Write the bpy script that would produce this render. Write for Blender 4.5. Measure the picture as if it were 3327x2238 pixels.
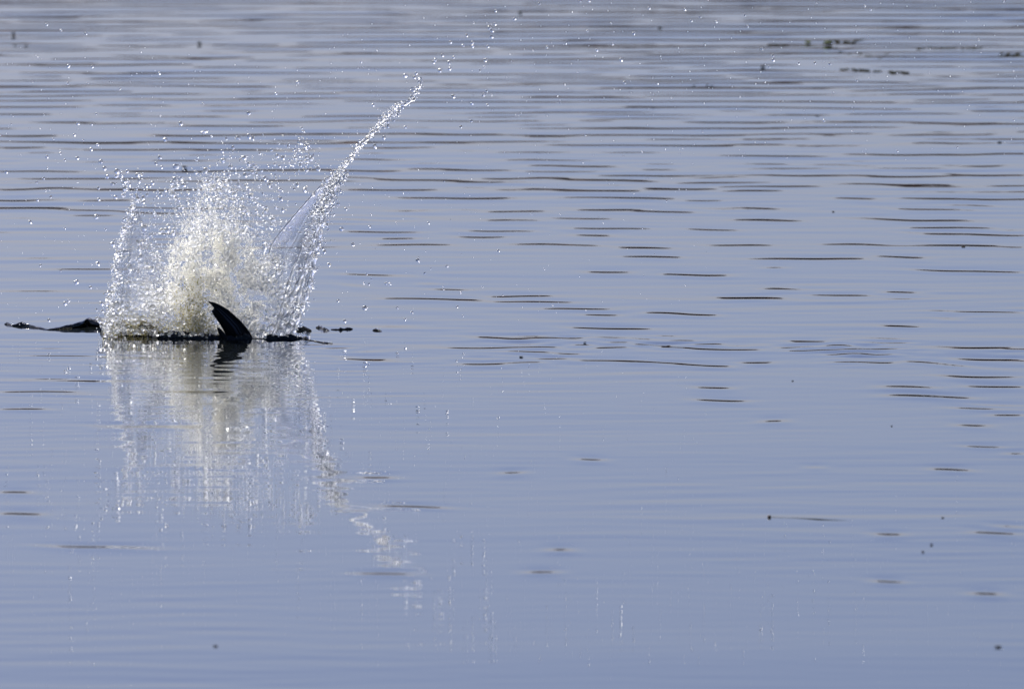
import bpy, bmesh, math
import numpy as np
from mathutils import Vector, Matrix, noise

for o in list(bpy.data.objects):
    bpy.data.objects.remove(o)
sc = bpy.context.scene
COL = sc.collection
R = math.radians
rng = np.random.default_rng(11)

# ------------------------------------------------------------------ camera
SRC_W, SRC_H = 3327.0, 2238.0          # the photograph's frame, used for measuring
DIST, CAM_H, FRAME_W = 40.0, 3.5, 3.2  # metres: to the splash, lens above water, frame width there
K = FRAME_W / SRC_W
LINE = 1090.0                          # row of the splash's waterline
PITCH = math.atan(CAM_H / DIST) + (SRC_H / 2 - LINE) * K / DIST
cam = bpy.data.cameras.new('camera')
cam.sensor_width = 36.0
cam.lens = 36.0 * DIST / FRAME_W
cam.clip_start = 0.5
cam.clip_end = 6000.0
cam.dof.use_dof = True
cam.dof.focus_distance = math.hypot(DIST, CAM_H)
cam.dof.aperture_fstop = 9.0
cam_o = bpy.data.objects.new('camera', cam)
COL.objects.link(cam_o)
cam_o.location = (0, 0, CAM_H)
cam_o.rotation_euler = (math.pi / 2 - PITCH, 0, 0)
sc.camera = cam_o
CAM = np.array([0, 0, CAM_H])

# ------------------------------------------------------------------ sky and sun
SUN_EL, SUN_AZ = R(37), R(-28)         # azimuth from +Y, clockwise: beyond the splash and to its left
world = bpy.data.worlds.new('World')
sc.world = world
world.use_nodes = True
wn = world.node_tree
sky = wn.nodes.new('ShaderNodeTexSky')
sky.sky_type = 'NISHITA'
sky.sun_disc = False
sky.sun_elevation = SUN_EL
sky.sun_rotation = SUN_AZ
sky.air_density = 1.0
sky.dust_density = 2.0
sky.ozone_density = 8.0
bg = wn.nodes['Background']
bg.inputs['Strength'].default_value = 0.05
tint = wn.nodes.new('ShaderNodeMixRGB')          # the camera's cool white balance on the open sky
tint.blend_type = 'MULTIPLY'
tint.inputs[0].default_value = 1.0
tint.inputs[2].default_value = (0.77, 0.735, 0.885, 1)
wn.links.new(sky.outputs[0], tint.inputs[1])
wn.links.new(tint.outputs[0], bg.inputs['Color'])
sun = bpy.data.lights.new('sun', 'SUN')
sun.energy = 5.0
sun.angle = R(0.53)
sun.color = (1.0, 0.95, 0.87)
sun_o = bpy.data.objects.new('sun', sun)
COL.objects.link(sun_o)
sd = Vector((math.sin(SUN_AZ) * math.cos(SUN_EL), math.cos(SUN_AZ) * math.cos(SUN_EL), math.sin(SUN_EL)))
sun_o.rotation_euler = sd.to_track_quat('Z', 'Y').to_euler()
sc.view_settings.view_transform = 'Standard'
sc.view_settings.look = 'None'
sc.view_settings.exposure = 1.2
sc.view_settings.gamma = 1.0
sc.render.engine = 'CYCLES'
sc.cycles.max_bounces = 26
sc.cycles.transmission_bounces = 12
sc.cycles.glossy_bounces = 6
sc.cycles.diffuse_bounces = 20
sc.cycles.caustics_reflective = True
sc.cycles.caustics_refractive = True
sc.cycles.sample_clamp_indirect = 6.0
sc.cycles.use_denoising = True

# ------------------------------------------------------------------ measuring helpers
def ray(px, py):
    u = (np.asarray(px, float) - SRC_W / 2) * K / DIST
    v = (SRC_H / 2 - np.asarray(py, float)) * K / DIST
    c, s = math.cos(PITCH), math.sin(PITCH)
    return u, c + v * s, -s + v * c      # world x, y, z of the direction

def at(px, py, dy=0.0):
    """the point seen at (px, py) that stands dy metres behind the splash's centre"""
    x, y, z = ray(px, py)
    t = (DIST + np.asarray(dy, float)) / y
    return np.stack([x * t, y * t, CAM_H + z * t], -1)

def on_water(px, py):
    x, y, z = ray(px, py)
    t = CAM_H / -z
    return np.stack([x * t, y * t, 0 * t], -1)

# ------------------------------------------------------------------ materials
def mat(name):
    m = bpy.data.materials.new(name)
    m.use_nodes = True
    return m, m.node_tree, m.node_tree.nodes['Principled BSDF']

def simple(name, col, rough=0.5, ior=1.45, trans=0.0, coat=0.0, var=None, scale=60.0):
    m, nt, b = mat(name)
    b.inputs['Base Color'].default_value = (*col, 1)
    b.inputs['Roughness'].default_value = rough
    b.inputs['IOR'].default_value = ior
    b.inputs['Transmission Weight'].default_value = trans
    b.inputs['Coat Weight'].default_value = coat
    if var:
        tc = nt.nodes.new('ShaderNodeTexCoord')
        nz = nt.nodes.new('ShaderNodeTexNoise')
        nz.inputs['Scale'].default_value = scale
        nz.inputs['Detail'].default_value = 4
        rp = nt.nodes.new('ShaderNodeValToRGB')
        rp.color_ramp.elements[0].position = 0.35
        rp.color_ramp.elements[1].position = 0.65
        rp.color_ramp.elements[0].color = (*col, 1)
        rp.color_ramp.elements[1].color = (*var, 1)
        nt.links.new(tc.outputs['Object'], nz.inputs['Vector'])
        nt.links.new(nz.outputs['Fac'], rp.inputs['Fac'])
        nt.links.new(rp.outputs['Color'], b.inputs['Base Color'])
    return m

LAKE = simple('lake water', (0.007, 0.009, 0.010), 0.015, 1.333)
CHURN = simple('churned water', (0.004, 0.0045, 0.004), 0.04, 1.333, var=(0.010, 0.010, 0.006), scale=25)
CLEAR = simple('clear water', (0.98, 0.99, 1.0), 0.33, 1.333, 1.0)
def part_clear(name, glossy_rough, clear):
    m = simple(name, (0.98, 0.99, 1.0), glossy_rough, 1.333, 1.0)
    nt = m.node_tree
    tr = nt.nodes.new('ShaderNodeBsdfTransparent')
    mx = nt.nodes.new('ShaderNodeMixShader')
    mx.inputs[0].default_value = clear
    nt.links.new(nt.nodes['Principled BSDF'].outputs[0], mx.inputs[1])
    nt.links.new(tr.outputs[0], mx.inputs[2])
    nt.links.new(mx.outputs[0], nt.nodes['Material Output'].inputs['Surface'])
    return m
SPRAY = part_clear('loose spray water', 0.33, 0.20)
FILM = part_clear('water film', 0.08, 0.72)
FINM = simple('black fin', (0.0015, 0.0015, 0.002), 0.42, 1.25, var=(0.003, 0.003, 0.0035), scale=120)
RAYM = simple('grey fin ray', (0.030, 0.030, 0.038), 0.45, 1.35, var=(0.05, 0.05, 0.06), scale=150)
BITM = simple('sodden leaf', (0.008, 0.007, 0.005), 0.95, 1.12, var=(0.016, 0.013, 0.008), scale=90)
WEED = simple('pond weed', (0.014, 0.014, 0.008), 0.95, 1.12, var=(0.026, 0.027, 0.012), scale=120)
GREEN = simple('green algae', (0.05, 0.075, 0.008), 0.95, 1.12, var=(0.07, 0.085, 0.012), scale=150)
STICKM = simple('brown seed head', (0.16, 0.055, 0.02), 0.6, var=(0.05, 0.025, 0.012), scale=150)

def foam_mat(name, col, trans):
    m, nt, b = mat(name)
    b.inputs['Base Color'].default_value = (*col, 1)
    b.inputs['Roughness'].default_value = 0.22
    b.inputs['IOR'].default_value = 1.333
    t = nt.nodes.new('ShaderNodeBsdfTranslucent')
    t.inputs['Color'].default_value = (*col, 1)
    mx = nt.nodes.new('ShaderNodeMixShader')
    mx.inputs[0].default_value = trans
    out = nt.nodes['Material Output']
    nt.links.new(b.outputs[0], mx.inputs[1])
    nt.links.new(t.outputs[0], mx.inputs[2])
    nt.links.new(mx.outputs[0], out.inputs['Surface'])
    return m
FOAM = foam_mat('aerated foam', (0.988, 0.983, 0.955), 0.55)
MUDDY = foam_mat('muddy spray', (0.62, 0.57, 0.30), 0.45)

# ------------------------------------------------------------------ object helpers
def tag(o, label=None, cat=None, group=None, kind=None):
    if label: o['label'] = label
    if cat: o['category'] = cat
    if group: o['group'] = group
    if kind: o['kind'] = kind
    return o

def mesh_obj(name, verts, faces, m, parent=None, smooth=True):
    me = bpy.data.meshes.new(name)
    me.from_pydata([tuple(map(float, v)) for v in verts], [], [tuple(map(int, f)) for f in faces])
    me.update()
    if smooth:
        me.polygons.foreach_set('use_smooth', [True] * len(me.polygons))
    if m: me.materials.append(m)
    o = bpy.data.objects.new(name, me)
    COL.objects.link(o)
    if parent: o.parent = parent
    return o

def grid_faces(nx, ny):
    i = np.arange(nx * ny).reshape(ny, nx)
    return np.stack([i[:-1, :-1], i[:-1, 1:], i[1:, 1:], i[1:, :-1]], -1).reshape(-1, 4)

def grid_obj(name, P, m, parent=None):
    """P: ny x nx x 3 array"""
    ny, nx = P.shape[:2]
    F = grid_faces(nx, ny)
    me = bpy.data.meshes.new(name)
    me.vertices.add(nx * ny)
    me.vertices.foreach_set('co', np.ascontiguousarray(P.reshape(-1), dtype=np.float32))
    me.loops.add(F.size)
    me.loops.foreach_set('vertex_index', F.reshape(-1).astype(np.int32))
    me.polygons.add(len(F))
    me.polygons.foreach_set('loop_start', np.arange(0, F.size, 4, dtype=np.int32))
    me.polygons.foreach_set('use_smooth', np.ones(len(F), dtype=bool))
    me.update(calc_edges=True)
    me.validate()
    me.materials.append(m)
    o = bpy.data.objects.new(name, me)
    COL.objects.link(o)
    if parent: o.parent = parent
    return o

def empty(name, loc=(0, 0, 0)):
    o = bpy.data.objects.new(name, None)
    o.empty_display_size = 0.05
    COL.objects.link(o)
    o.location = loc
    return o

def reparent(child, parent):
    child.parent = parent
    child.matrix_parent_inverse = Matrix.Translation(-Vector(parent.location))

def tube_geo(pts, rad, nseg=8, jitter=0.0, seed=0):
    """closed tube along pts with a radius per point"""
    r_ = np.random.default_rng(seed)
    pts = [Vector(p) for p in pts]
    V, F = [], []
    n = len(pts)
    for i, p in enumerate(pts):
        d = (pts[min(i + 1, n - 1)] - pts[max(i - 1, 0)]).normalized()
        a = d.cross(Vector((0, 1, 0)))
        if a.length < 1e-4: a = d.cross(Vector((1, 0, 0)))
        a.normalize(); b = d.cross(a)
        for k in range(nseg):
            t = 2 * math.pi * k / nseg
            rr = rad[i] * (1 + jitter * (r_.random() - 0.5))
            V.append(p + a * math.cos(t) * rr + b * math.sin(t) * rr)
    for i in range(n - 1):
        for k in range(nseg):
            k2 = (k + 1) % nseg
            F.append((i * nseg + k, i * nseg + k2, (i + 1) * nseg + k2, (i + 1) * nseg + k))
    F.append(tuple(range(nseg))[::-1])
    F.append(tuple((n - 1) * nseg + k for k in range(nseg)))
    return V, F

# geometry nodes: one small bead of the given material on every point
def bead_group(name, m, subdiv):
    g = bpy.data.node_groups.new(name, 'GeometryNodeTree')
    g.interface.new_socket('Geometry', in_out='INPUT', socket_type='NodeSocketGeometry')
    g.interface.new_socket('Geometry', in_out='OUTPUT', socket_type='NodeSocketGeometry')
    n = g.nodes
    gi, go = n.new('NodeGroupInput'), n.new('NodeGroupOutput')
    ico = n.new('GeometryNodeMeshIcoSphere')
    ico.inputs['Radius'].default_value = 1.0
    ico.inputs['Subdivisions'].default_value = subdiv
    sm = n.new('GeometryNodeSetMaterial'); sm.inputs['Material'].default_value = m
    sh = n.new('GeometryNodeSetShadeSmooth')
    iop = n.new('GeometryNodeInstanceOnPoints')
    a1 = n.new('GeometryNodeInputNamedAttribute'); a1.data_type = 'FLOAT_VECTOR'; a1.inputs['Name'].default_value = 'scl'
    a2 = n.new('GeometryNodeInputNamedAttribute'); a2.data_type = 'FLOAT_VECTOR'; a2.inputs['Name'].default_value = 'rot'
    L = g.links.new
    L(gi.outputs[0], iop.inputs['Points'])
    L(ico.outputs['Mesh'], sh.inputs[0]); L(sh.outputs[0], sm.inputs[0]); L(sm.outputs[0], iop.inputs['Instance'])
    L(a1.outputs['Attribute'], iop.inputs['Scale']); L(a2.outputs['Attribute'], iop.inputs['Rotation'])
    L(iop.outputs[0], go.inputs[0])
    return g

def spray(name, P, rad, m, stretch=0.35, subdiv=2, parent=None, seed=1):
    r_ = np.random.default_rng(seed)
    n = len(P)
    me = bpy.data.meshes.new(name)
    me.vertices.add(n)
    me.vertices.foreach_set('co', np.ascontiguousarray(P, dtype=np.float32).reshape(-1))
    s = rad[:, None] * (1 + stretch * r_.normal(size=(n, 3))).clip(0.45, 2.2)
    me.attributes.new('scl', 'FLOAT_VECTOR', 'POINT').data.foreach_set('vector', s.astype(np.float32).reshape(-1))
    me.attributes.new('rot', 'FLOAT_VECTOR', 'POINT').data.foreach_set('vector', (r_.random((n, 3)) * 6.28).astype(np.float32).reshape(-1))
    o = bpy.data.objects.new(name, me)
    COL.objects.link(o)
    me.materials.append(m)
    md = o.modifiers.new('beads', 'NODES')
    md.node_group = bead_group(name + ' beads', m, subdiv)
    o['kind'] = 'stuff'
    if parent: reparent(o, parent)
    return o

# ------------------------------------------------------------------ the lake
# wave crests measured in the photograph: tile origin, then x0, x1, y, end dy, strength
TILE = {'A': (0, 0), 'B': (1110, 0), 'C': (2217, 0), 'D': (1110, 450), 'E': (2217, 450), 'F': (2217, 1100), 'G': (1110, 1488), 'H': (2217, 1488), 'P': (0, 1050)}
T = 2.091
CRESTS = {
 'A': [(600,1200,98,0,.7),(0,600,118,0,.4),(1050,1700,170,5,.5),(1400,2321,150,-40,.6),(0,900,203,0,.5),(0,700,258,-5,.5),(1700,2321,222,0,.4),(550,1250,320,0,.7),(1700,2321,308,-8,.9),
       (0,600,355,0,.5),(800,1600,390,8,.7),(1650,2321,375,0,.6),(900,1300,440,0,.7),(200,900,440,0,.4),(1250,2000,480,0,.5),(380,1000,510,0,.5),(0,250,585,0,.5),(450,1000,580,-10,.4),(1000,2050,590,0,.45),(1450,2321,622,0,.5),
       (0,150,652,0,.8),(800,1550,640,5,.6),(480,760,703,0,.5),(1000,1300,730,0,.4),(1700,2321,773,0,.6),(220,720,803,0,.6),(200,900,845,0,.3),(1150,1750,845,8,.9),(1800,2321,845,-5,.8),(0,420,920,10,.7),(880,1600,918,4,.5),(1900,2321,908,4,.7),
       (210,1000,973,16,.8),(1280,2000,976,2,.7),(0,620,1043,6,.6),(0,400,1003,3,.4),(1100,1720,1048,2,.6),(1380,1700,1020,0,.5),(1000,1780,1090,8,.6),(0,750,1098,4,.5),(0,550,1160,4,.6),(870,1500,1162,4,1.),(1670,2321,1153,4,1.),(1520,2250,1226,2,.8),
       (0,240,1297,0,1.),(400,1400,1293,2,.8),(0,200,1371,4,.9),(60,1250,1416,34,1.),(500,1200,1366,8,.5),(900,1650,1412,10,.9),(0,460,1488,6,.6),(1300,2000,1500,8,.9),(500,800,1467,2,.4)],
 'B': [(350,1000,80,5,.6),(0,600,110,-10,.6),(700,1400,170,5,.6),(350,900,180,0,.5),(0,900,298,-15,.9),(700,1500,345,-10,.6),(0,700,375,0,.6),(640,1500,422,0,.9),(1500,1990,400,-6,.7),(650,1420,502,2,1.),(120,640,515,-8,.6),
       (560,1500,582,0,.8),(0,480,628,-8,.6),(1050,1560,628,0,.5),(0,1000,692,0,.6),(1300,1900,665,0,.5),(1960,2321,732,0,.7),(1750,2321,540,4,.6),(2100,2321,373,0,.5),(950,1550,792,0,.4),(1150,2150,768,6,.5),(0,560,850,0,.6),(560,1400,825,2,.6),(1600,1900,825,0,.5),
       (1600,2321,870,0,.7),(350,900,897,12,.7),(900,1200,902,0,.4),(1220,1560,935,2,.5),(1050,1520,958,2,.5),(1480,2321,993,0,.6),(0,900,965,10,.6),(130,800,1005,0,.4),(900,1520,1086,4,.95),(0,560,1088,0,.5),(240,1200,1138,16,.9),(1050,2110,1125,16,.9),(0,360,1163,2,.6),
       (0,1120,1210,26,.95),(870,2010,1203,22,1.),(1750,2321,1195,6,.9),(0,580,1290,4,.9),(880,1900,1280,24,1.),(2010,2321,1280,2,.9),(250,1050,1338,14,.6),(1960,2321,1353,6,.7)],
 'C': [(1150,1900,60,-8,.6),(350,1000,70,8,.5),(1600,2321,30,0,.5),(1150,2000,108,0,.5),(250,570,225,6,.7),(0,260,282,0,.6),(450,850,178,0,.5),(950,1400,210,0,.6),(1500,2321,203,0,.6),(1200,2321,245,0,.6),(600,900,305,10,.5),(1150,1600,300,0,.4),
       (1620,1980,330,0,.9),(900,2000,365,30,.5),(1730,2321,435,4,.7),(0,480,543,0,.7),(250,850,573,2,.6),(1500,2321,515,0,.5),(1200,1600,566,2,.5),(750,1650,615,2,.9),(1650,2321,600,4,.7),(450,1500,698,8,.9),(1500,2321,680,-2,.6),(0,1250,728,6,.8),(1040,1450,772,0,.8),(1420,2321,772,-4,1.),
       (150,650,765,2,.6),(100,550,832,8,.8),(0,300,868,0,.6),(0,430,925,0,.7),(900,1100,925,0,.5),(1550,2321,840,2,.7),(1200,2321,920,-4,.7),(1600,1900,898,2,.6),(1400,2100,972,2,.8),(2050,2321,885,0,.5)],
 'D': [(250,650,487,4,.7),(900,1430,490,12,.8),(1430,2321,482,10,1.),(0,560,556,4,.7),(520,830,545,4,.5),(880,1300,545,10,.6),(1400,1800,545,2,.5),(0,540,630,8,.95),(800,1300,620,14,.7),(1500,2040,613,0,.6),(1520,1890,655,2,.7),(180,750,718,2,.8),(1130,1780,718,12,.85),(280,500,676,0,.4),(780,1130,665,4,.4),
       (1880,2200,745,0,.6),(1950,2290,806,0,.7),(1640,1980,908,6,.5),(2190,2321,922,0,.7),(0,590,925,14,.8),(520,660,980,4,.4),(560,880,1022,2,.5),(0,180,993,6,.4),(280,900,1078,18,1.),(900,1560,1098,24,1.),(960,1380,1072,4,.8),(1440,1830,1157,8,.9),(2070,2321,1186,4,.9),(1640,1920,1200,8,.4),(1570,2060,1287,12,.9),
       (0,660,1276,-2,.35),(920,1600,1345,20,.5),(1080,1700,1450,18,.5),(0,330,1495,8,.8),(1590,2321,1503,24,.9),(820,1120,1530,4,.7),(1210,1400,1520,2,.35),(600,1300,1420,4,.3)],
 'E': [(0,290,52,4,.6),(390,830,122,4,.7),(1250,2321,115,-6,1.),(0,240,186,2,.5),(510,1560,182,6,.9),(1700,2321,185,-4,.8),(0,560,260,6,1.),(700,1060,258,2,.6),(1230,1790,258,4,1.),(1720,2321,243,8,.8),(320,880,325,4,.9),(0,200,342,2,.9),(340,620,357,0,.6),(1200,1900,315,8,.6),(2150,2321,322,0,.7),
       (0,280,418,8,.6),(1040,1320,412,6,.4),(1560,2321,405,20,.8),(1750,2200,450,8,.9),(60,850,468,16,1.),(1280,2100,473,14,.6),(370,800,552,8,.9),(1240,1990,550,8,1.),(1540,2050,600,4,.6),(0,380,608,16,.5),(1500,2321,638,18,.9),(2130,2321,622,2,.7),(160,610,722,6,.4),(1000,1350,720,4,.5),(1690,2120,722,8,1.),(2200,2321,740,0,.6),
       (520,1380,818,12,.7),(1260,1660,803,10,.8),(520,720,880,0,.5),(1540,2321,893,14,1.),(0,340,925,2,.8),(540,760,1016,2,.5),(270,660,1078,8,.8),(920,1310,1065,8,.7),(1360,1650,1046,4,.6),(0,240,1192,2,.9),(1800,2321,1175,6,1.),(1380,1590,1280,2,.5),(1730,1900,1226,0,.4)],
 'F': [(230,590,33,14,.7),(0,530,65,14,.5),(720,980,20,4,.5),(1720,2321,60,2,.8),(1840,2321,135,12,.9),(1480,2080,150,46,.5),(0,360,177,6,.9),(400,600,160,4,.6),(1140,1480,158,20,.5),(1760,2230,255,8,.8),(90,350,330,2,.7),(70,440,410,12,.5),(1310,1720,328,8,.5),(1400,1990,385,18,1.),(1930,2321,322,8,.7),(1920,2321,442,12,.6),(1800,2321,466,14,.6),(520,720,555,0,.3),(1850,2100,590,0,.3),(2080,2321,512,4,.4),
       (1900,2180,732,4,.5),(2200,2321,775,4,.7),(1700,1940,888,6,.7),(840,960,872,0,.4)],
 'G': [(260,710,322,10,.8),(110,360,127,2,.4),(1080,1240,98,0,.35),(1590,1790,10,6,.6),(90,480,780,6,.55),(1240,1480,775,4,.35),(70,170,353,0,.5),(1400,1570,625,2,.25)],
 'H': [(1980,2270,510,4,.5),(2080,2321,462,2,.4),(1300,1500,520,4,.3),(1960,2180,925,4,.3),(1290,1490,830,12,.4)],
 'P': [(0,350,205,4,.4),(0,210,265,0,.7),(0,120,345,0,.6),(330,560,263,4,.5),(220,430,420,6,.5),(0,100,1170,0,.4),(100,330,1240,6,.6),(0,70,1120,0,.4),(280,540,1800,10,.5),(0,130,1810,4,.35),(620,760,1915,6,.35),(0,210,2105,6,.4),(500,640,1980,6,.2),(1200,1420,2020,6,.2)],
}

# rows lie evenly as the eye sees them between the near and the far water, then stretch away
NROW = 1600
py_rows = np.linspace(SRC_H + 260, -190, NROW)
yrows = on_water(np.full(NROW, SRC_W / 2), py_rows)[:, 1]
step = yrows[-1] - yrows[-2]
far = yrows[-1] + np.cumsum(step * 1.22 ** np.arange(1, 40))
far = far[far < 150.0]
near = yrows[0] - np.cumsum(0.03 * 1.25 ** np.arange(1, 26))
near = near[near > -30.0]
ys = np.concatenate([near[::-1], yrows, far, [150.0]])
xs_in = np.linspace(-3.2, 3.2, 257)
xo = 3.2 + np.cumsum(0.03 * 1.3 ** np.arange(1, 32)); xo = xo[xo < 260]
xs = np.concatenate([-xo[::-1], xs_in, xo])
X, Y = np.meshgrid(xs, ys)

fade = np.clip((3.6 - np.abs(X)) / 0.5, 0, 1) * np.clip((Y - yrows[0] + 1.0) / 1.0, 0, 1) * np.clip((yrows[-1] + 3 - Y) / 3, 0, 1)
H = np.zeros_like(X)
def waves(n, lam0, lam1, spread, slope, seed, mod=None):
    r_ = np.random.default_rng(seed)
    h = np.zeros_like(X)
    for i in range(n):
        lam = math.exp(r_.uniform(math.log(lam0), math.log(lam1)))
        th = r_.normal(0, spread)
        k = 2 * math.pi / lam
        h += (slope / k) * math.sqrt(2.0 / n) * np.sin(k * (math.cos(th) * Y + math.sin(th) * X) + r_.uniform(0, 6.28))
    return h if mod is None else h * mod
far_w = np.clip((Y - 38.0) / 14.0, 0.0, 1.0)
patch = np.zeros_like(X)
for i in range(10):
    a, b_, c_ = rng.normal(0, 0.55), rng.normal(0, 1.0), rng.uniform(0, 6.28)
    patch += np.sin(a * Y + b_ * X * 1.6 + c_) / 3.2
patch = np.clip(0.62 + 0.5 * patch, 0.1, 1.4)
H += waves(40, 0.17, 0.5, 0.17, R(0.60), 3, (0.32 + 0.9 * far_w) * patch)
H += waves(26, 0.9, 3.0, 0.18, R(0.09), 4)
H += waves(44, 0.15, 0.42, 0.14, R(0.62), 33, np.clip((Y - 40.5) / 11.0, 0, 1) * np.clip(1.5 - patch, 0.35, 1.2))
H += waves(46, 0.09, 0.26, 0.30, R(0.28), 5, 0.45 + 0.5 * patch)
for tile, L in CRESTS.items():
    ox, oy = TILE[tile]
    sc_ = T if tile != 'P' else 2331 / 3327 * 1.0
    for (a, b_, y0, dyy, s) in L:
        if tile == 'P':
            p0 = on_water(a / 0.7007, (y0) / 0.7007 if y0 > 760 else 1092 + (y0) / 1.452)
            p1 = on_water(b_ / 0.7007, (y0 + dyy) / 0.7007 if y0 > 760 else 1092 + (y0 + dyy) / 1.452)
        else:
            p0 = on_water(ox + a / T, oy + y0 / T)
            p1 = on_water(ox + b_ / T, oy + (y0 + dyy) / T)
        cx, cy = (p0[0] + p1[0]) / 2, (p0[1] + p1[1]) / 2
        hl = (p1[0] - p0[0]) / 2 * 1.12
        sl = (p1[1] - p0[1]) / max(p1[0] - p0[0], 1e-3)
        e = math.atan2(CAM_H, cy)
        bank = math.atan2(4.9, 149.0 - cy)
        need = (e - bank) / 2
        w = 0.049 * (cy / 40.0) ** (1.35 if cy > 40 else 0.2) * (0.8 + 0.35 * abs(math.sin(cx * 31 + cy * 17)))
        sel = np.where((ys > cy - 6 * w - 0.6) & (ys < cy + 6 * w + 0.6))[0]
        if len(sel) == 0: continue
        i0, i1 = sel[0], sel[-1] + 1
        dx = X[i0:i1] - cx
        dyv = Y[i0:i1] - cy - sl * dx - 0.35 * w * np.sin(dx * 9 + cx * 7) - 0.25 * w * np.sin(dx * 23 + cx * 17)
        env = np.exp(-np.abs(dx / hl) ** 2.6)
        k = 1.0 / (1.7 * w)
        H[i0:i1] += -(need * (1.16 + 0.72 * s + (0.06 if cy < 37 else 0))) / k * np.sin(k * dyv) * np.exp(-dyv ** 2 / (2 * (1.5 * w) ** 2)) * env
# ring waves running out from the splash
c0 = at(640, LINE)
RR = np.hypot(X - c0[0], Y - c0[1])
H += 0.00025 * np.sin(2 * math.pi * RR / 0.27) * np.exp(-((RR - 1.1) / 0.75) ** 2)
H += 0.0003 * np.sin(2 * math.pi * RR / 0.16) * np.exp(-(RR / 0.8) ** 2)
# a ruffled band on the water to the right of the splash
band = np.exp(-((Y - on_water(2200, 1140)[1] + 0.12 * (X - 1.0)) / 0.42) ** 2) * np.clip((X + 0.75) / 0.6, 0, 1)
H += waves(30, 0.10, 0.2, 0.9, R(2.9), 8) * band * np.clip(0.42 + 0.9 * np.sin(X * 5.1 + Y * 3.0) * np.sin(X * 2.3 - Y * 4.1 + 1.0) + 0.35 * np.sin(X * 11.0 + 2.0), 0, 1)
near_s = np.exp(-((X - c0[0]) / 0.75) ** 2) * np.exp(-((Y - DIST + 1.1) / 1.5) ** 2)
H += waves(30, 0.07, 0.15, 0.25, R(0.75), 12) * near_s
H *= fade
lake = grid_obj('lake_water', np.stack([X, Y, H], -1), LAKE)
tag(lake, 'calm blue grey lake water with dark ripple streaks', 'water', kind='structure')

# the bank across the lake, which only the ripples show
gx = np.linspace(-900, 900, 140)
gy = np.array([139, 141, 142.5, 145, 149, 156, 200, 400, 900, 3500.0])
gz = np.array([-1.0, -0.2, 1.4, 3.0, 4.0, 4.4, 4.6, 5, 6, 7])
GX, GY = np.meshgrid(gx, gy)
GZ = np.tile(gz[:, None], (1, len(gx))) + 0.25 * np.sin(GX * 0.05) * (GY > 144)
bank = grid_obj('far_bank', np.stack([GX, GY, GZ], -1), simple('dry earth bank', (0.16, 0.066, 0.040), 0.9, var=(0.10, 0.043, 0.028), scale=0.8))
tag(bank, 'brown earth bank across the lake beyond the photograph', 'bank', kind='structure')
nb = 26000
bx = rng.uniform(-90, 90, nb); by = rng.uniform(142, 152, nb)
hh = 1.8 + 0.9 * np.sin(bx * 0.21) * np.sin(bx * 0.083 + 1) + 0.5 * np.sin(bx * 0.9) + rng.normal(0, 0.35, nb)
hh = np.clip(hh * 0.6, 0.5, 2.4)
bz = np.interp(by, gy, gz)
wv = rng.uniform(0.04, 0.10, nb)
th = rng.uniform(0, 3.14, nb)
lean = rng.normal(0, 0.15, (nb, 2))
V = np.empty((nb, 3, 3))
V[:, 0] = np.stack([bx - wv * np.cos(th), by - wv * np.sin(th), bz - 0.1], -1)
V[:, 1] = np.stack([bx + wv * np.cos(th), by + wv * np.sin(th), bz - 0.1], -1)
V[:, 2] = np.stack([bx + lean[:, 0] * hh, by + lean[:, 1] * hh, bz + hh], -1)
me = bpy.data.meshes.new('reed_bed')
me.vertices.add(nb * 3); me.vertices.foreach_set('co', V.reshape(-1).astype(np.float32))
me.loops.add(nb * 3); me.loops.foreach_set('vertex_index', np.arange(nb * 3, dtype=np.int32))
me.polygons.add(nb); me.polygons.foreach_set('loop_start', np.arange(0, nb * 3, 3, dtype=np.int32))
me.update(calc_edges=True)
me.materials.append(simple('dry reeds', (0.16, 0.068, 0.042), 0.8, var=(0.10, 0.045, 0.030), scale=0.6))
ro = bpy.data.objects.new('reed_bed', me); COL.objects.link(ro)
tag(ro, 'brown dry reeds along the far bank mirrored in the ripples', 'reeds', kind='stuff')

# ------------------------------------------------------------------ the fin
def blade(name, outline, m, parent, dy, thick, bulge):
    """outline: image points counter-clockwise; a lens-shaped solid standing dy behind the centre"""
    P = at(np.array([p[0] for p in outline], float), np.array([p[1] for p in outline], float), dy)
    bm = bmesh.new()
    c = P.mean(0)
    rings = []
    for f, off in ((1.0, 0.0), (0.86, 0.55), (0.55, 0.9), (0.2, 1.0)):
        fr, bk = [], []
        for p in P:
            q = c + (p - c) * f
            sag = bulge * ((q[0] - c[0]) / 0.06) ** 2
            fr.append(bm.verts.new((q[0], q[1] - thick * off + sag, q[2])))
            bk.append(bm.verts.new((q[0], q[1] + thick * off * 0.8 + sag + 0.0006, q[2])))
        rings.append((fr, bk))
    n = len(P)
    for (f0, b0), (f1, b1) in zip(rings[:-1], rings[1:]):
        for i in range(n):
            j = (i + 1) % n
            bm.faces.new((f0[i], f0[j], f1[j], f1[i]))
            bm.faces.new((b0[j], b0[i], b1[i], b1[j]))
    bm.faces.new(rings[-1][0]); bm.faces.new(rings[-1][1][::-1])
    for i in range(n):
        j = (i + 1) % n
        bm.faces.new((rings[0][0][j], rings[0][0][i], rings[0][1][i], rings[0][1][j]))
    bmesh.ops.recalc_face_normals(bm, faces=bm.faces)
    me = bpy.data.meshes.new(name); bm.to_mesh(me); bm.free()
    me.polygons.foreach_set('use_smooth', [True] * len(me.polygons))
    me.materials.append(m)
    o = bpy.data.objects.new(name, me); COL.objects.link(o)
    reparent(o, parent)
    return o

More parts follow.
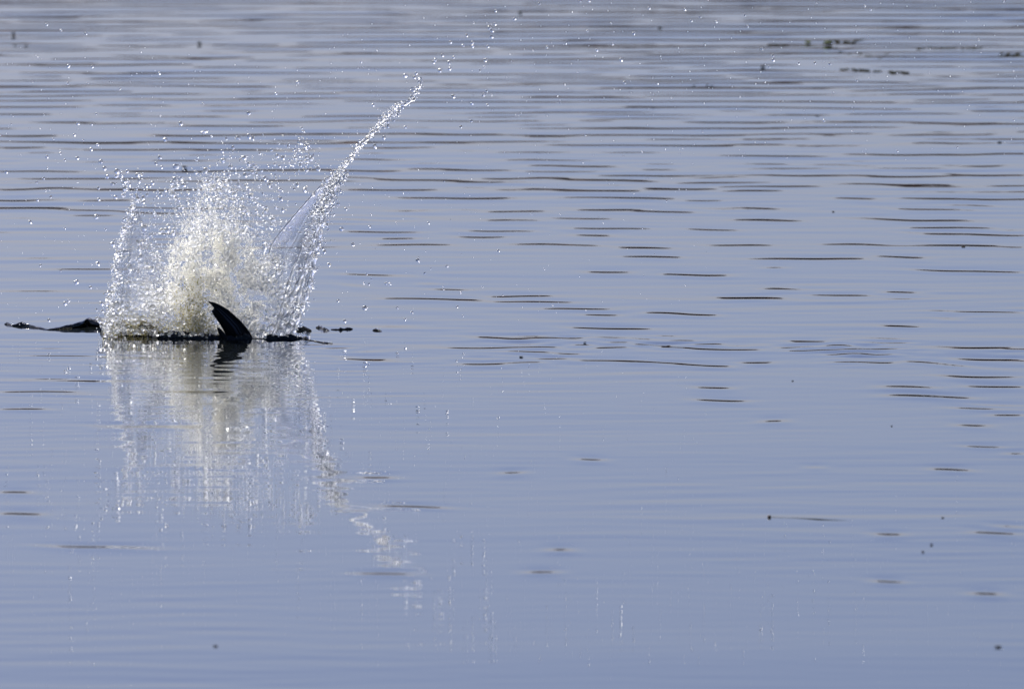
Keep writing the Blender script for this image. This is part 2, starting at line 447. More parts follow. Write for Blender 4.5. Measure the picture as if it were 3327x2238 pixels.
FD = -0.085
fin = empty('fin', at(770, 1096, FD))
tag(fin, 'glossy black curved pointed fin sticking up out of the white splash', 'fin')
blade('blade', [(674, 978), (692, 982), (707, 988), (724, 997), (740, 1008), (755, 1022), (769, 1035), (782, 1048), (795, 1062), (807, 1076), (818, 1092), (822, 1116), (744, 1116),
                (735, 1092), (728, 1077), (720, 1062), (713, 1051), (704, 1039), (697, 1029), (691, 1018), (686, 1009), (693, 1006), (695, 1000), (688, 991)], FINM, fin, FD, 0.0075, 0.004)
ed = at(np.array([675, 697, 720, 740, 760, 779, 796, 810, 824], float), np.array([978, 984, 996, 1009, 1026, 1044, 1063, 1082, 1108], float), FD - 0.004)
V, F = tube_geo(ed, [0.0003, 0.0014, 0.0024, 0.0028, 0.003, 0.003, 0.003, 0.003, 0.003], 8)
reparent(mesh_obj('leading_edge', V, F, FINM), fin)
for k, (off, r0, mm) in enumerate(((8, 0.0022, RAYM), (16, 0.0036, RAYM))):
    pts = at(np.array([713, 738, 760, 779, 799], float) - off * np.array([.55, .8, 1, 1.05, 1.15]), np.array([996, 1015, 1035, 1057, 1092], float) + off * np.array([.4, .55, .6, .55, .5]), FD - 0.0072)
    V, F = tube_geo(pts, [r0 * .2, r0 * .6, r0 * .9, r0, r0], 8)
    reparent(mesh_obj('fin_ray', V, F, mm), fin)
blade('rear_lobe', [(704, 1063), (712, 1065), (720, 1071), (728, 1080), (738, 1094), (740, 1112), (724, 1112), (716, 1094), (709, 1080)], FINM, fin, FD - 0.02, 0.005, 0.0)

# ------------------------------------------------------------------ the foam burst
def poly(pts, n):
    pts = np.array(pts, float)
    d = np.concatenate([[0], np.cumsum(np.hypot(*np.diff(pts, axis=0).T))])
    t = np.linspace(0, d[-1], n)
    return np.stack([np.interp(t, d, pts[:, 0]), np.interp(t, d, pts[:, 1])], -1)

def envelope(px):
    return np.interp(px, [330, 380, 430, 490, 550, 610, 660, 700, 745, 790, 840, 890, 935, 960],
                         [1070, 1010, 960, 900, 850, 805, 775, 762, 768, 790, 825, 870, 950, 1070])
def sample(n, fpx, power=1.0, dyw=0.09, dyc=0.12, soft=0.22, seed=0, gap=1.1):
    """points in the burst: columns under a ragged top, streaming out from the middle"""
    r_ = np.random.default_rng(seed)
    px = fpx(r_, n)
    rag = np.array([noise.noise(Vector((p * 0.021, seed * 0.0 + 3.3, 0))) + 0.6 * noise.noise(Vector((p * 0.07, 1.7, 0))) for p in px])
    hgt = (1092.0 - envelope(px)) * (1 + 0.28 * rag) * (1 + soft * np.abs(r_.normal(0, 1, n)) * (r_.random(n) < 0.4))
    u = r_.random(n) ** power
    px = px + (px - 680) * 0.10 * u
    py = 1092.0 - hgt * u
    dy = dyc + np.clip(r_.normal(0, 1, n), -1.7, 2.5) * dyw * (0.5 + 0.5 * (1 - u))
    dy = np.maximum(dy, -0.055 + 0.02 * r_.random(n))
    # clumps and gaps
    cl = np.array([noise.noise(Vector((a * 0.020, b * 0.016, 5.0))) + 0.7 * noise.noise(Vector((a * 0.055, b * 0.05, 8.0))) for a, b in zip(px, py)])
    keep = r_.random(n) < np.clip(0.55 + gap * cl, 0.06, 1.0)
    P = at(px, py, dy)[keep]
    return P[P[:, 2] > 0.003]

burst = empty('foam_burst', at(650, LINE))
tag(burst, 'cream white burst of foaming water and spray around the black fin', 'splash')
P1 = sample(92000, lambda r, n: np.clip(r.normal(694, 82, n), 440 + 120 * r.random(n), 950 - 30 * r.random(n)), power=0.95, seed=21)
spray('fine_foam', P1, np.random.default_rng(1).uniform(0.0007, 0.0016, len(P1)), FOAM, 0.25, 1, burst, 31)
P2 = sample(9500, lambda r, n: np.where(r.random(n) < 0.15, r.uniform(350, 560, n), r.uniform(540, 910, n)), power=1.2, dyw=0.11, seed=22, gap=1.8)
spray('outer_foam', P2, np.random.default_rng(2).uniform(0.0008, 0.0020, len(P2)), FOAM, 0.3, 1, burst, 32)
P3 = sample(3700, lambda r, n: np.where(r.random(n) < 0.33, r.uniform(345, 600, n), np.where(r.random(n) < 0.6, r.uniform(770, 950, n), r.uniform(560, 800, n))), power=0.85, dyw=0.10, dyc=0.03, soft=0.6, seed=23, gap=1.7)
spray('clear_spray', P3, 0.0017 + np.random.default_rng(3).exponential(0.0020, len(P3)).clip(0, 0.007), SPRAY, 0.35, 2, burst, 33)
r4 = np.random.default_rng(4)
n4 = 5200
px4 = np.where(r4.random(n4) < 0.5, r4.normal(455, 70, n4), r4.normal(632, 34, n4))
hh4 = r4.exponential(1.0, n4) * np.where(px4 < 560, 24, 70)
py4 = 1090 - hh4
ok4 = (px4 > 335) & (px4 < 780) & (hh4 < 190)
P4 = at(px4, py4, np.maximum(0.02 + r4.normal(0, 0.05, n4), -0.05))[ok4]; P4 = P4[P4[:, 2] > 0.002]
spray('muddy_spray', P4, r4.uniform(0.0008, 0.0022, len(P4)), MUDDY, 0.4, 1, burst, 34)
r6 = np.random.default_rng(6)
n6 = 300
q6 = poly([(330, 1078), (430, 1082), (560, 1092), (700, 1097), (860, 1098), (1000, 1096)], n6)
P6 = at(q6[:, 0] + r6.normal(0, 8, n6), q6[:, 1] - np.abs(r6.normal(2, 13, n6)), r6.normal(-0.10, 0.02, n6)); P6 = P6[(P6[:, 2] > -0.002) & ((q6[:, 0] < 690) | (q6[:, 0] > 838))]
spray('base_beads', P6, 0.0014 + r6.exponential(0.0014, len(P6)).clip(0, 0.005), CLEAR, 0.35, 2, burst, 37)
# thrown tufts above the burst
r5 = np.random.default_rng(5)
tufts = [(692, 602, 24, 18, 170), (735, 640, 16, 36, 130), (702, 735, 42, 28, 300), (640, 755, 34, 32, 190), (765, 750, 30, 38, 190), (655, 650, 26, 36, 120), (975, 480, 34, 26, 70), (990, 525, 30, 25, 40), (565, 605, 12, 26, 36), (740, 560, 60, 50, 90), (820, 640, 60, 70, 130), (620, 660, 60, 60, 110), (850, 560, 60, 50, 60), (520, 700, 50, 50, 100), (850, 740, 40, 50, 120), (930, 560, 50, 60, 60), (430, 610, 30, 30, 50)]
P5 = np.concatenate([at(cx + r5.normal(0, sx, n), cy + r5.normal(0, sy, n), r5.normal(0, 0.07, n)) for cx, cy, sx, sy, n in tufts])
h5 = r5.random(len(P5)) < 0.42
spray('tuft_foam', P5[h5], r5.uniform(0.0010, 0.0024, h5.sum()), FOAM, 0.3, 1, burst, 35)
spray('tuft_spray', P5[~h5], 0.0018 + r5.exponential(0.0016, (~h5).sum()).clip(0, 0.0055), CLEAR, 0.35, 2, burst, 36)

# ------------------------------------------------------------------ the curtain on the left
def film(name, left, right, depth, thick, m, parent, nu=40, nv=60, bow=0.08, wob=0.01, seed=0, holes=0.0):
    """thin bowed water sheet between two edges, front and back faces apart"""
    Lp, Rp = poly(left, nv), poly(right, nv)
    P = np.empty((nv, nu, 3))
    for j in range(nv):
        for i in range(nu):
            s = i / (nu - 1)
            q = Lp[j] * (1 - s) + Rp[j] * s
            d = depth - bow * math.sin(math.pi * s)
            p = at(q[0], q[1], d)
            nz = noise.noise(Vector((p[0] * 22 + seed, p[2] * 9, seed)))
            nz2 = noise.noise(Vector((p[0] * 60 + seed, p[2] * 30, seed + 3)))
            P[j, i] = p + np.array([0, wob * nz + 0.35 * wob * nz2, 0])
    back = P.copy()
    for j in range(nv):
        for i in range(nu):
            p = P[j, i]
            tt = thick * (1.0 + 0.9 * noise.noise(Vector((p[0] * 45, p[2] * 14, seed + 7))))
            back[j, i, 1] += max(tt, 0.0008)
    V = np.concatenate([P.reshape(-1, 3), back.reshape(-1, 3)])
    F = grid_faces(nu, nv)
    n = nu * nv
    Fb = F[:, ::-1] + n
    ring = list(range(0, nu)) + [j * nu + nu - 1 for j in range(1, nv)] + [(nv - 1) * nu + i for i in range(nu - 2, -1, -1)] + [j * nu for j in range(nv - 2, 0, -1)]
    S = [(ring[(k + 1) % len(ring)], ring[k], ring[k] + n, ring[(k + 1) % len(ring)] + n) for k in range(len(ring))]
    o = mesh_obj(name, V, list(F) + list(Fb) + S, m)
    reparent(o, parent)
    return o

def bead_line(pts, n, rmin, rmax, jit, dy, seed, m=None):
    r_ = np.random.default_rng(seed)
    q = poly(pts, n) + r_.normal(0, 1, (n, 2)) * jit
    P = at(q[:, 0], q[:, 1], dy + r_.normal(0, 0.02, n))
    rad = rmin + (rmax - rmin) * r_.random(n) ** 2
    ok = P[:, 2] > 0.002
    return P[ok], rad[ok]

curtain = empty('water_curtain', at(380, LINE))
tag(curtain, 'clear water curtain rising on the left of the splash with a beaded rim', 'splash')
LRIM = [(340, 1088), (352, 1020), (366, 950), (372, 880), (382, 810), (402, 745), (425, 700), (437, 660)]
RRIM = [(560, 1088), (556, 1020), (548, 960), (540, 900), (525, 840), (500, 780), (465, 725), (440, 662)]
film('film', LRIM, RRIM, 0.02, 0.0030, FILM, curtain, 36, 60, 0.10, 0.010, 2.0)
Pb, rb = bead_line(LRIM, 330, 0.0018, 0.0065, 7, -0.01, 51)
Pc, rc = bead_line([(437, 660), (425, 620), (405, 585), (388, 560)], 60, 0.0016, 0.0052, 9, 0, 52)
Pd, rd = bead_line(RRIM[::-1], 80, 0.0014, 0.0045, 16, -0.05, 53)
spray('rim_beads', np.concatenate([Pb, Pc, Pd]), np.concatenate([rb, rc, rd]), CLEAR, 0.3, 2, curtain, 54)
rf = np.random.default_rng(55)
nf = 430
qx = rf.uniform(350, 560, nf); qy = rf.uniform(0, 1, nf) ** 0.8
topc = np.interp(qx, [350, 380, 437, 470, 530, 560], [1050, 820, 670, 740, 850, 1000])
P = at(qx, 1090 - (1090 - topc) * qy, rf.normal(-0.05, 0.05, nf))
P = P[P[:, 2] > 0.003]
hf = rf.random(len(P)) < 0.78
spray('curtain_beads', P[hf], 0.0020 + rf.exponential(0.0020, hf.sum()).clip(0, 0.006), SPRAY, 0.35, 2, curtain, 56)
spray('curtain_foam', P[~hf], rf.uniform(0.0010, 0.0028, (~hf).sum()), FOAM, 0.35, 1, curtain, 57)

# ------------------------------------------------------------------ the tall jet on the right
jet = empty('water_jet', at(920, LINE))
tag(jet, 'tall slanting jet of clear water rising right of the splash into a beaded tip', 'splash')
JL = [(872, 1092), (868, 1010), (866, 930), (868, 850), (882, 800), (905, 765), (960, 695), (1010, 640), (1050, 598)]
JR = [(948, 1092), (972, 1030), (996, 960), (1012, 890), (1024, 820), (1046, 740), (1066, 680), (1082, 630), (1092, 590)]
film('film', JL, JR, 0.05, 0.0032, FILM, jet, 34, 70, 0.09, 0.012, 9.0)
def tube(name, pts, r0, r1, n, dy, m, parent, seed, jit=0.35, wob=3.0):
    r_ = np.random.default_rng(seed)
    q = poly(pts, n)
    ph = r_.uniform(0, 6.28, 3)
    q[:, 0] += wob * np.sin(np.linspace(0, 9, n) + ph[0])
    P = at(q[:, 0], q[:, 1], dy)
    rad = np.linspace(r0, r1, n) * (1 + jit * np.sin(np.linspace(0, n * 0.9, n) + ph[1]) * r_.uniform(0.4, 1.0, n))
    V, F = tube_geo(P, rad, 8, 0.2, seed)
    o = mesh_obj(name, V, F, m)
    reparent(o, parent)
    return o
tube('ligament', JL[3:], 0.0035, 0.0030, 70, 0.05, CLEAR, jet, 61, 0.3, 1.5)
tube('ligament', JR, 0.0075, 0.0060, 90, 0.05, CLEAR, jet, 62, 0.45, 2.0)
tube('ligament', [(905, 1090), (935, 1000), (968, 920), (1000, 830), (1030, 745), (1062, 660), (1086, 596)], 0.0085, 0.0050, 90, -0.02, CLEAR, jet, 63, 0.4, 3)
tube('ligament', [(925, 1090), (958, 1005), (985, 920), (1006, 850), (1030, 770)], 0.0070, 0.0040, 60, -0.03, CLEAR, jet, 64, 0.4, 2)
tube('ligament', [(884, 1090), (905, 1030), (930, 960), (950, 880), (985, 790)], 0.0060, 0.0025, 60, -0.04, CLEAR, jet, 65, 0.4, 3)
TIPL = [(1086, 592), (1112, 548), (1140, 512), (1165, 478), (1186, 458), (1212, 430), (1240, 396), (1268, 366), (1292, 345), (1322, 338), (1340, 318), (1352, 296), (1366, 276)]
tube('tip_strand', TIPL, 0.0065, 0.0030, 110, 0.0, CLEAR, jet, 66, 0.5, 2.5)
tube('tip_hook', [(1352, 296), (1344, 290), (1338, 284)], 0.0030, 0.0016, 12, 0.0, CLEAR, jet, 67)
tube('tip_loop', [(1366, 276), (1372, 262), (1366, 252), (1358, 258), (1362, 270)], 0.0026, 0.0022, 24, 0.0, CLEAR, jet, 68, 0.2, 1)
Pa, ra = bead_line(TIPL, 190, 0.0020, 0.0062, 6, 0, 71)
Pb, rb = bead_line([(1030, 715), (1052, 655), (1082, 600), (1112, 548)], 380, 0.0020, 0.0060, 15, -0.02, 72)
Pc, rc = bead_line(JR, 170, 0.0018, 0.0052, 11, 0.02, 73)
Pd, rd = bead_line([(900, 1040), (950, 960), (990, 850), (1030, 720)], 260, 0.0015, 0.0050, 26, -0.05, 74)
Pe, re_ = bead_line([(1225, 420), (1262, 385), (1292, 350)], 70, 0.0020, 0.0055, 10, 0, 75)
spray('jet_beads', np.concatenate([Pa, Pb, Pc, Pd, Pe]), np.concatenate([ra, rb, rc, rd, re_]), CLEAR, 0.3, 2, jet, 76)
Pf = np.concatenate([bead_line(TIPL[:9], 130, 0.0008, 0.002, 7, 0, 77)[0], bead_line([(1045, 690), (1086, 592), (1112, 548)], 120, 0.001, 0.002, 14, -0.03, 78)[0]])
spray('jet_foam', Pf, np.random.default_rng(79).uniform(0.0009, 0.0022, len(Pf)), FOAM, 0.3, 1, jet, 80)

rl = np.random.default_rng(140)
for k in range(22):
    x0 = rl.uniform(420, 880)
    y0 = envelope(x0) + rl.uniform(20, 120)
    ln = rl.uniform(70, 190)
    ang = (x0 - 670) / 260 * 0.75 + rl.normal(0, 0.18)
    x1, y1 = x0 + ln * math.sin(ang), y0 - ln * math.cos(ang)
    xm, ym = (x0 + x1) / 2 + rl.normal(0, 8), (y0 + y1) / 2
    tube('ligament', [(x0, y0), (xm, ym), (x1, y1)], rl.uniform(0.003, 0.0055), rl.uniform(0.0010, 0.0022), 36, rl.uniform(-0.04, 0.04), CLEAR, burst, 150 + k, 0.55, 3.0)
# ------------------------------------------------------------------ churned water at the foot of the splash
def ridge(name, prof, dy, wid, label, seed, rough=1.0, cat='wave', freq=1.0, half=0.58):
    """low lumpy swell; prof lists (px, top row, bottom row)"""
    prof = np.array(prof, float)
    n = max(24, int((prof[-1, 0] - prof[0, 0]) / 2.0)); ny = 22
    px = np.linspace(prof[0, 0], prof[-1, 0], n)
    top = np.interp(px, prof[:, 0], prof[:, 1]); bot = np.interp(px, prof[:, 0], prof[:, 2])
    bot = top + half * (bot - top)          # the lower half of the dark shape is its mirror image
    P = np.empty((ny, n, 3))
    for i in range(n):
        b = on_water(px[i], bot[i])
        h = max((bot[i] - top[i]) * K * b[1] / DIST, 0.0)
        if half == 1.0:                     # torn into separate lumps
            h *= min(max(0.85 + 2.2 * noise.noise(Vector((b[0] * 17, 2.0, seed))), 0.12), 1.5)
        ww = max(wid * (0.35 + 0.65 * min(h / 0.03, 1)), 0.004)
        for j in range(ny):
            v = j / (ny - 1) * 2 - 1
            s = max(1 - v * v, 0) ** 0.6
            nz = noise.noise(Vector((b[0] * 38 * freq + seed, v * 3, seed))) + 0.6 * noise.noise(Vector((b[0] * 95 * freq, v * 6, seed + 5)))
            z = h * s * max(1 + 0.55 * rough * nz, 0.1)
            yo = ww * 0.30 * (1 + v) if v < 0 else ww * (0.30 + 1.7 * v)
            P[j, i] = (b[0], b[1] + yo, z if 0 < j < ny - 1 else -0.004)
    o = grid_obj(name, P, CHURN)
    if label: tag(o, label, cat)
    return o
ridge('wave_crest', [(14, 1052, 1056), (22, 1048, 1060), (40, 1056, 1063), (70, 1049, 1067), (95, 1055, 1068), (120, 1062, 1071), (150, 1068, 1074)], 0, 0.04, 'thin black wave crest at the left edge of the photo', 3.0, 0.8)
ridge('wave_crest', [(140, 1072, 1075), (190, 1064, 1076), (235, 1055, 1077), (262, 1046, 1078), (282, 1035, 1078), (300, 1040, 1078), (330, 1046, 1079), (370, 1050, 1082), (430, 1058, 1086), (470, 1072, 1088)], 0, 0.07, 'black humped wave pushed up at the left foot of the splash', 4.0, 0.45)
ridge('wave_crest', [(325, 1070, 1082), (420, 1064, 1088), (520, 1074, 1095), (600, 1086, 1098), (700, 1089, 1099), (800, 1092, 1100), (870, 1090, 1101), (940, 1092, 1101), (985, 1095, 1100), (1000, 1097, 1100)], 0, 0.05, 'lumpy black churned water ridge along the foot of the splash', 5.0, 2.0, 'wave', 1.5, 1.0)
for lab, prof in (('dark water lump just right of the foot of the jet', [(952, 1070, 1075), (965, 1068, 1079), (985, 1066, 1081), (1000, 1069, 1080), (1012, 1074, 1078)]),
                  ('second dark water lump to the right of the jet', [(1026, 1064, 1066), (1036, 1060, 1070), (1050, 1066, 1075), (1062, 1069, 1076), (1070, 1074, 1076)]),
                  ('longest low dark ripple crest right of the jet', [(1075, 1070, 1073), (1100, 1069, 1075), (1125, 1067, 1075), (1146, 1068, 1073)]),
                  ('small dark water blob at the right end of the ripple crests', [(1210, 1073, 1076), (1220, 1070, 1079), (1232, 1072, 1079), (1240, 1076, 1079)]),
                  ('thin dark ripple trailing from the foot of the jet', [(960, 1096, 1099), (980, 1096, 1103), (1005, 1104, 1107), (1050, 1112, 1115), (1080, 1115, 1117)]),):
    ridge('ripple_crest', prof, 0, 0.035, lab, len(lab), 2.2, 'wave', 2.6)['group'] = 'dark ripple crests beside the splash'

# ------------------------------------------------------------------ flying droplets
def drop_mesh(name, seed, m, lump):
    bm = bmesh.new()
    bmesh.ops.create_icosphere(bm, subdivisions=3, radius=1.0)
    for v in bm.verts:
        f = 1 + lump * noise.noise(v.co * 1.1 + Vector((seed * 3.1, 0, 0)))
        v.co = v.co * f
        v.co.x *= 1 + 0.10 * math.sin(seed * 2.0); v.co.z *= 1 + 0.14 * math.cos(seed * 1.3)
    me = bpy.data.meshes.new(name); bm.to_mesh(me); bm.free()
    me.polygons.foreach_set('use_smooth', [True] * len(me.polygons))
    me.materials.append(m)
    return me
DM = [drop_mesh('water_droplet', s, CLEAR, 0.25 + 0.07 * s) for s in range(6)]
DROPS = []
def add(tile, L, s=T, o=None):
    ox, oy = o if o else TILE[tile]
    for q in L:
        DROPS.append((ox + q[0] / s, oy + q[1] / s, q[2]))
add('A', [(318,168,3.2),(415,207,3),(583,232,3.6),(465,450,5),(628,455,3.2),(1082,500,3.4),(460,568,3),(2022,560,3.8),(1875,637,3.4),(1690,770,4.2),(530,840,3.6),(623,848,3),(507,918,3.2),(565,955,2.6),(1123,950,5),(662,985,4.4),(620,1015,4.2),(525,1075,3.8),(685,1100,4.2),(320,1065,3.8),
  (410,1043,2.8),(440,1090,2.8),(710,1145,5),(1085,1070,4.8),(1060,1110,3.4),(1098,1137,3.6),(42,1170,4.6),(297,1213,3.8),(250,1240,3.2),(935,1190,5.2),(1037,1243,5),(1228,1215,5.5),(1583,1005,4.2),(1515,1090,5),(1635,1090,4.4),(1690,1113,4.6),(2078,1003,5.6),(2035,965,6),(1885,1060,5),(1920,1073,5.2),(2115,1073,4.8),
  (2085,1157,4.2),(1778,1160,4.2),(1665,1190,5.4),(1812,1222,5),(1828,1260,4.8),(1902,1290,4.8),(1640,1360,4.6),(1705,1330,6.2),(1745,1385,4.2),(2070,1290,5.4),(1895,1345,4.6),(1470,1362,4.6),(785,1340,4.6),(1178,1320,7),(1175,1275,5),(1190,1345,5),(1215,1360,4),(1278,1375,5),(652,1472,5),(205,1508,3.8),(345,1338,3.4),(255,1360,3),(672,1355,3.8),
  (1805,1435,5),(1660,1460,4.6),(1250,1450,5),(1385,1435,5.2),(1425,1350,4.8),(1440,1370,4.6),(850,1285,6),(835,1330,5.4),(795,1165,7),(790,1195,5),(845,1230,5),(880,1255,4.4),(730,1200,4),(765,1250,4),(670,1280,3.4),(935,1350,5.2),(960,1190,3.8),(2295,1240,4),(1745,1185,4),(1690,1285,4.2),(1845,1020,3.4),(1995,1020,3.6)])
add('B', [(1047,75,3.8),(1005,190,5),(1020,210,4.6),(1043,165,3.4),(1018,252,4),(740,287,3.8),(825,310,3.4),(890,290,3.8),(890,315,3),(993,317,3.8),(978,410,3.8),(625,425,4),(635,408,4.4),(730,425,4),(735,468,4.6),(667,480,5),(433,515,5),(495,527,4),(760,655,5.4),(965,645,4.4),(883,823,4),(810,862,3.6),(885,705,3.8),(433,865,3),(213,715,3.4),
  (1900,407,4.6),(1922,562,3),(1175,130,3.8),(1395,322,3.4),(1735,342,3.2),(1523,297,3.2),(1985,228,3.2),(2090,57,3.4),(1670,212,2.6),(990,715,2.8),(685,378,3.8),(760,390,3.4),(985,620,2.8),(288,935,4.8),(225,995,4.6),(850,243,3),(1840,302,2.6),(940,480,3.2),(967,457,3),(1830,160,2.4),(1343,27,3.2),(1620,10,3.2),(1680,8,3),(133,423,2.6),(505,500,3.4)])
add('C', [(540,333,3.8),(615,378,3.2),(617,408,4),(590,455,2.6),(790,432,2.8),(900,430,3.4),(1003,437,3.4),(120,117,2.8),(17,65,2.8),(425,105,2.8),(1240,43,2.6),(1278,67,2.6),(445,183,2.8),(150,305,2.6),(963,820,2.6),(1460,1028,2.6),(232,150,2.6),(62,143,2.6),(1185,547,2.2)])
add('D', [(75,720,4.6),(520,828,4),(715,868,3),(158,1152,5.2),(785,1143,3),(808,1047,3.2),(478,1182,3),(430,1230,3.2),(190,600,3.2),(27,480,3.2),(1065,763,2.8),(378,1150,2.8),(565,915,2.6),(300,985,3),(328,988,2.8),(186,990,3),(150,985,2.6),(2208,424,2.4),(370,575,2.4),(592,575,2.6),(20,1240,4)])
add('F', [(107,92,3.6)])
add('L', [(655,705,6),(570,818,5.2),(445,925,5.4),(527,957,4),(380,1050,5),(400,1035,3.6),(235,830,3.2),(285,1148,3.6),(560,545,5),(1990,618,5),(1835,780,5.4),(1918,825,4.6),(1970,1035,3.4),(1890,750,4),(590,1052,5),(620,1055,4.4),(355,860,2.8),(1835,860,4)], 1.793, (0, 400))
def zone(x, y):
    if x > 2000: return 'far right of the splash'
    if x > 1250 and y < 520: return 'beyond the tip of the jet'
    if x > 985 and y > 520: return 'low right of the jet'
    if x < 460 and y < 560: return 'high over the left curtain'
    if x < 460: return 'close beside the left curtain'
    if y < 440: return 'high above the foam burst'
    return 'between curtain and jet'
NTH = 'first second third fourth fifth sixth seventh eighth ninth tenth eleventh twelfth thirteenth fourteenth fifteenth sixteenth'.split()
rd_ = np.random.default_rng(90)
def droplet(px, py, mm, dy, i, label, group):
    o = bpy.data.objects.new('water_droplet', DM[i % 6])
    COL.objects.link(o)
    o.location = at(px, py, dy)
    s = mm / 1000.0 * 1.28
    o.scale = (s * rd_.uniform(.85, 1.15), s * rd_.uniform(.85, 1.15), s * rd_.uniform(.85, 1.25))
    o.rotation_euler = rd_.uniform(0, 6.28, 3)
    tag(o, label, 'droplet', group)
by_zone = {}
for d in DROPS:
    by_zone.setdefault(zone(d[0], d[1]), []).append(d)
i = 0
for z, L in by_zone.items():
    L.sort(key=lambda d: d[1])
    bands = ['uppermost', 'upper', 'lower', 'lowest'] if len(L) > 12 else ['upper', 'lower']
    per = math.ceil(len(L) / len(bands))
    for q, bname in enumerate(bands):
        sub = sorted(L[q * per:(q + 1) * per], key=lambda d: d[0])
        for r, (px, py, mm) in enumerate(sub):
            droplet(px, py, mm, float(np.clip(rd_.normal(0, 0.18), -0.4, 0.4)), i, f'{NTH[r]} from the left of the {bname} water droplets {z}', f'water droplets {z}')
            i += 1

# the finest droplets, hanging in the air all round
nm = 900
mx_ = np.concatenate([rd_.uniform(0, 1250, 420), rd_.uniform(1100, 2300, 330), rd_.uniform(2200, 3327, 150)])
my_ = np.concatenate([rd_.uniform(150, 1060, 420), rd_.uniform(0, 1050, 330) ** 1.0, rd_.uniform(0, 520, 150)])
Pm = at(mx_, my_, rd_.normal(0, 0.2, nm)); Pm = Pm[Pm[:, 2] > 0.01]
mist = spray('fine_droplets', Pm, 0.0008 + rd_.exponential(0.0006, len(Pm)).clip(0, 0.0016), CLEAR, 0.25, 2, None, 91)
tag(mist, 'scatter of the finest water specks hanging in the air around the splash', 'spray')

# ------------------------------------------------------------------ floating bits
def bit_mesh(name, seed, m, flat):
    bm = bmesh.new()
    bmesh.ops.create_icosphere(bm, subdivisions=2, radius=1.0)
    for v in bm.verts:
        f = 1 + 0.55 * noise.noise(v.co * 1.6 + Vector((seed * 5.3, 1, 0)))
        v.co = Vector((v.co.x * f, v.co.y * f, v.co.z * f * flat))
    me = bpy.data.meshes.new(name); bm.to_mesh(me); bm.free()
    me.polygons.foreach_set('use_smooth', [True] * len(me.polygons))
    me.materials.append(m)
    return me
BM = {('leaf', s): bit_mesh('leaf_fragment', s, BITM, 0.7) for s in range(4)}
WM = {s: bit_mesh('weed_fragment', s, WEED, 0.55) for s in range(4)}
GM = [bit_mesh('algae_clump', s, GREEN, 0.7) for s in range(2)]
def floating(name, me, px, py, wpx, hpx, label, cat, group=None):
    o = bpy.data.objects.new(name, me); COL.objects.link(o)
    p = on_water(px, py + hpx * 0.35); k = K * p[1] / DIST
    o.location = (p[0], p[1], hpx * k * 0.28)
    f_ = 0.70 if py > 1200 else 0.95
    o.scale = (wpx * k * 0.44 * f_, wpx * k * 0.44 * f_, hpx * k * 0.36 * f_)
    o.rotation_euler = (0, 0, rd_.uniform(0, 6.28))
    return tag(o, label, cat, group)
g = 'dark leaf fragments floating on the lake'
for i, (px, py, w, h, lb) in enumerate([
    (599, 541, 20, 13, 'dark leaf fragment floating beyond the splash, between curtain and jet'),
    (648, 140, 18, 18, 'upright dark leaf fragment near the top edge, left of centre'),
    (44, 110, 14, 22, 'blurred dark fragment near the top left corner'),
    (1690, 39, 16, 17, 'dark fragment at the top edge beyond the tip of the jet'),
    (2144, 88, 16, 12, 'round dark fragment near the top edge right of centre'),
    (2478, 216, 16, 12, 'dark fragment floating left of the string of weed'),
    (3130, 802, 16, 9, 'black fragment floating on a ripple at the right side'),
    (2707, 687, 10, 6, 'small black fragment on the open water right of centre'),
    (1693, 1158, 16, 8, 'dark fragment on the water right of the jet foot, nearer the lens'),
    (1900, 1112, 12, 7, 'small dark fragment in the ruffled band right of the splash'),
    (2897, 1382, 12, 8, 'small dark speck of leaf on calm water lower right'),
    (3063, 1680, 14, 10, 'blurred speck of leaf floating lower right near the edge'),
    (2999, 1790, 16, 12, 'paler blurred leaf speck, left of a pair, lower right'),
    (3026, 1766, 18, 12, 'paler blurred leaf speck, right of a pair, lower right'),
    (3243, 2098, 34, 18, 'blurred dark leaf nearest the bottom right corner'),
    (700, 2096, 26, 12, 'blurred dark leaf near the bottom edge below the splash'),
    (2656, 374, 16, 8, 'dark fragment floating on the open water at upper right'),
    (3248, 462, 18, 9, 'dark fragment floating near the right edge, upper half'),
    (2255, 278, 12, 9, 'left one of three dark bits in a short row at upper right'),
    (2298, 276, 12, 9, 'middle one of three dark bits in a short row at upper right'),
    (2313, 280, 12, 8, 'right one of three dark bits in a short row at upper right'),
    (2121, 351, 12, 6, 'small dark bit on a ripple upper right of centre'),
    (3018, 1284, 10, 0.1 + 8, 'dark twig speck on calm water right of the ripples'),
    (2575, 1236, 14, 6, 'tiny dark leaf bit just below the ruffled band'),
    (50, 148, 14, 9, 'left one of two faint bits at the upper left edge'),
    (85, 150, 14, 9, 'right one of two faint bits at the upper left edge')]):
    floating('leaf_fragment', BM[('leaf', i % 4)], px, py, w, h, lb, 'leaf', g)
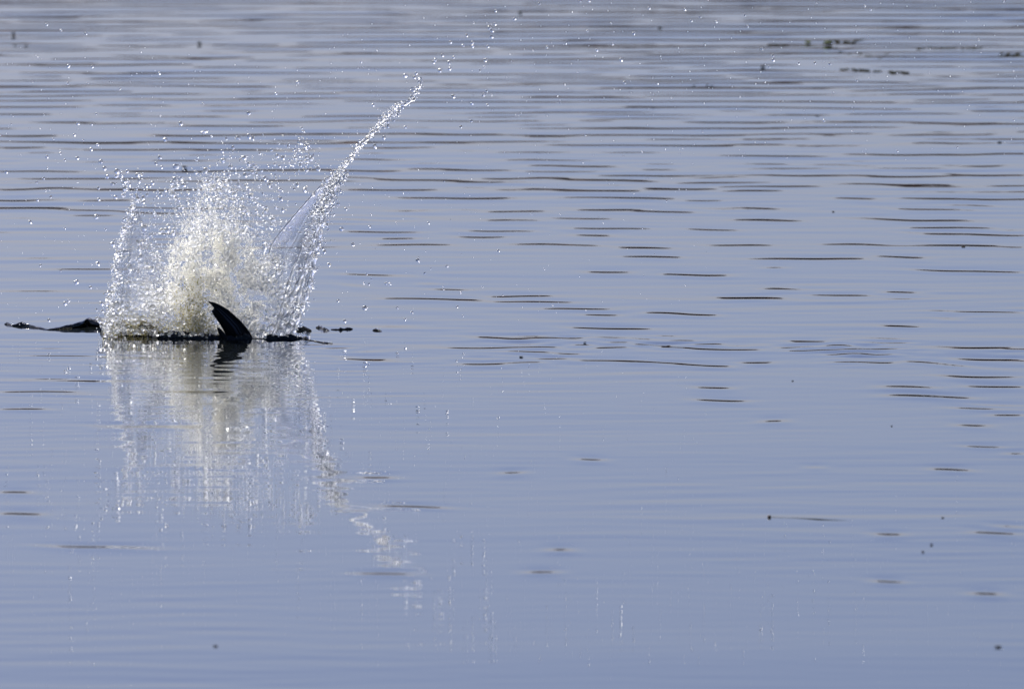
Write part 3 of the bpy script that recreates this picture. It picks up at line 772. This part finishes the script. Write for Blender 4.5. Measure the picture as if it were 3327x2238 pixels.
# the raft of weed with the bright green clump
floating('algae_clump', GM[0], 2691, 138, 36, 24, 'bright green algae clump floating in the weed at upper right', 'algae')
floating('algae_clump', GM[1], 2626, 137, 24, 15, 'smaller olive green algae clump left of the bright one', 'algae')
def weed(label, pts, spread, n, w, h, seed):
    r_ = np.random.default_rng(seed)
    root = None
    q = poly(pts, n) + np.stack([r_.normal(0, spread[0], n), r_.normal(0, spread[1], n)], -1)
    c = q.mean(0)
    root = empty('weed_string', on_water(c[0], c[1]))
    tag(root, label, 'pond weed', 'strings of weed at the upper right')
    for i in range(n):
        o = bpy.data.objects.new('weed_fragment', WM[i % 4]); COL.objects.link(o)
        p = on_water(*q[i]); k = K * p[1] / DIST
        ww = w * r_.uniform(0.4, 1.0)
        o.parent = root
        o.location = Vector(p) - Vector(root.location) + Vector((0, 0, 0.001))
        o.scale = (ww * k / 2, ww * k / 1.6, h * k * 0.6 * r_.uniform(.6, 1.2))
        o.rotation_euler = (0, 0, r_.uniform(-.5, .5))
weed('weed string behind the green clump reaching right', [(2700, 134), (2730, 136), (2770, 140), (2800, 127)], (5, 2), 12, 22, 7, 1)
weed('thin weed string just below the green clump', [(2500, 145), (2560, 150), (2650, 152), (2720, 158)], (6, 2), 10, 26, 4, 2)
weed('dark weed string with three knots below the green clump', [(2740, 226), (2765, 226), (2810, 229), (2858, 233), (2950, 236)], (6, 1.5), 15, 26, 8, 3)
weed('sparse weed string right of and below the green clump', [(2735, 170), (2790, 177), (2836, 188), (2895, 181), (2960, 190)], (6, 3), 10, 22, 5, 4)
weed('dark weed string running towards the right edge', [(2990, 158), (3080, 158), (3160, 160), (3190, 155)], (6, 2), 13, 28, 7, 5)
weed('weed patch cut by the right edge near the top', [(3250, 181), (3290, 180), (3327, 178)], (6, 4), 9, 30, 9, 6)

# a floating stem with a seed head, alone on the calm water
stem = empty('floating_stem', on_water(2500, 1682))
tag(stem, 'pale floating stem with a brown seed head on calm water lower right', 'plant stem')
o = bpy.data.objects.new('seed_head', bit_mesh('seed_head', 9, STICKM, 0.8)); COL.objects.link(o)
reparent(o, stem); o.location = on_water(2500, 1682) + np.array([0, 0, 0.003]); o.scale = (0.0052, 0.0052, 0.0055)
pp = [on_water(a, b) + np.array([0, 0, -0.0004]) for a, b in ((2508, 1681), (2560, 1683), (2610, 1685), (2655, 1688), (2700, 1690), (2760, 1692), (2830, 1694))]
V, F = tube_geo(pp, [0.0022, 0.002, 0.0026, 0.0036, 0.0026, 0.0016, 0.0010], 6)
reparent(mesh_obj('stalk', V, F, WEED), stem)
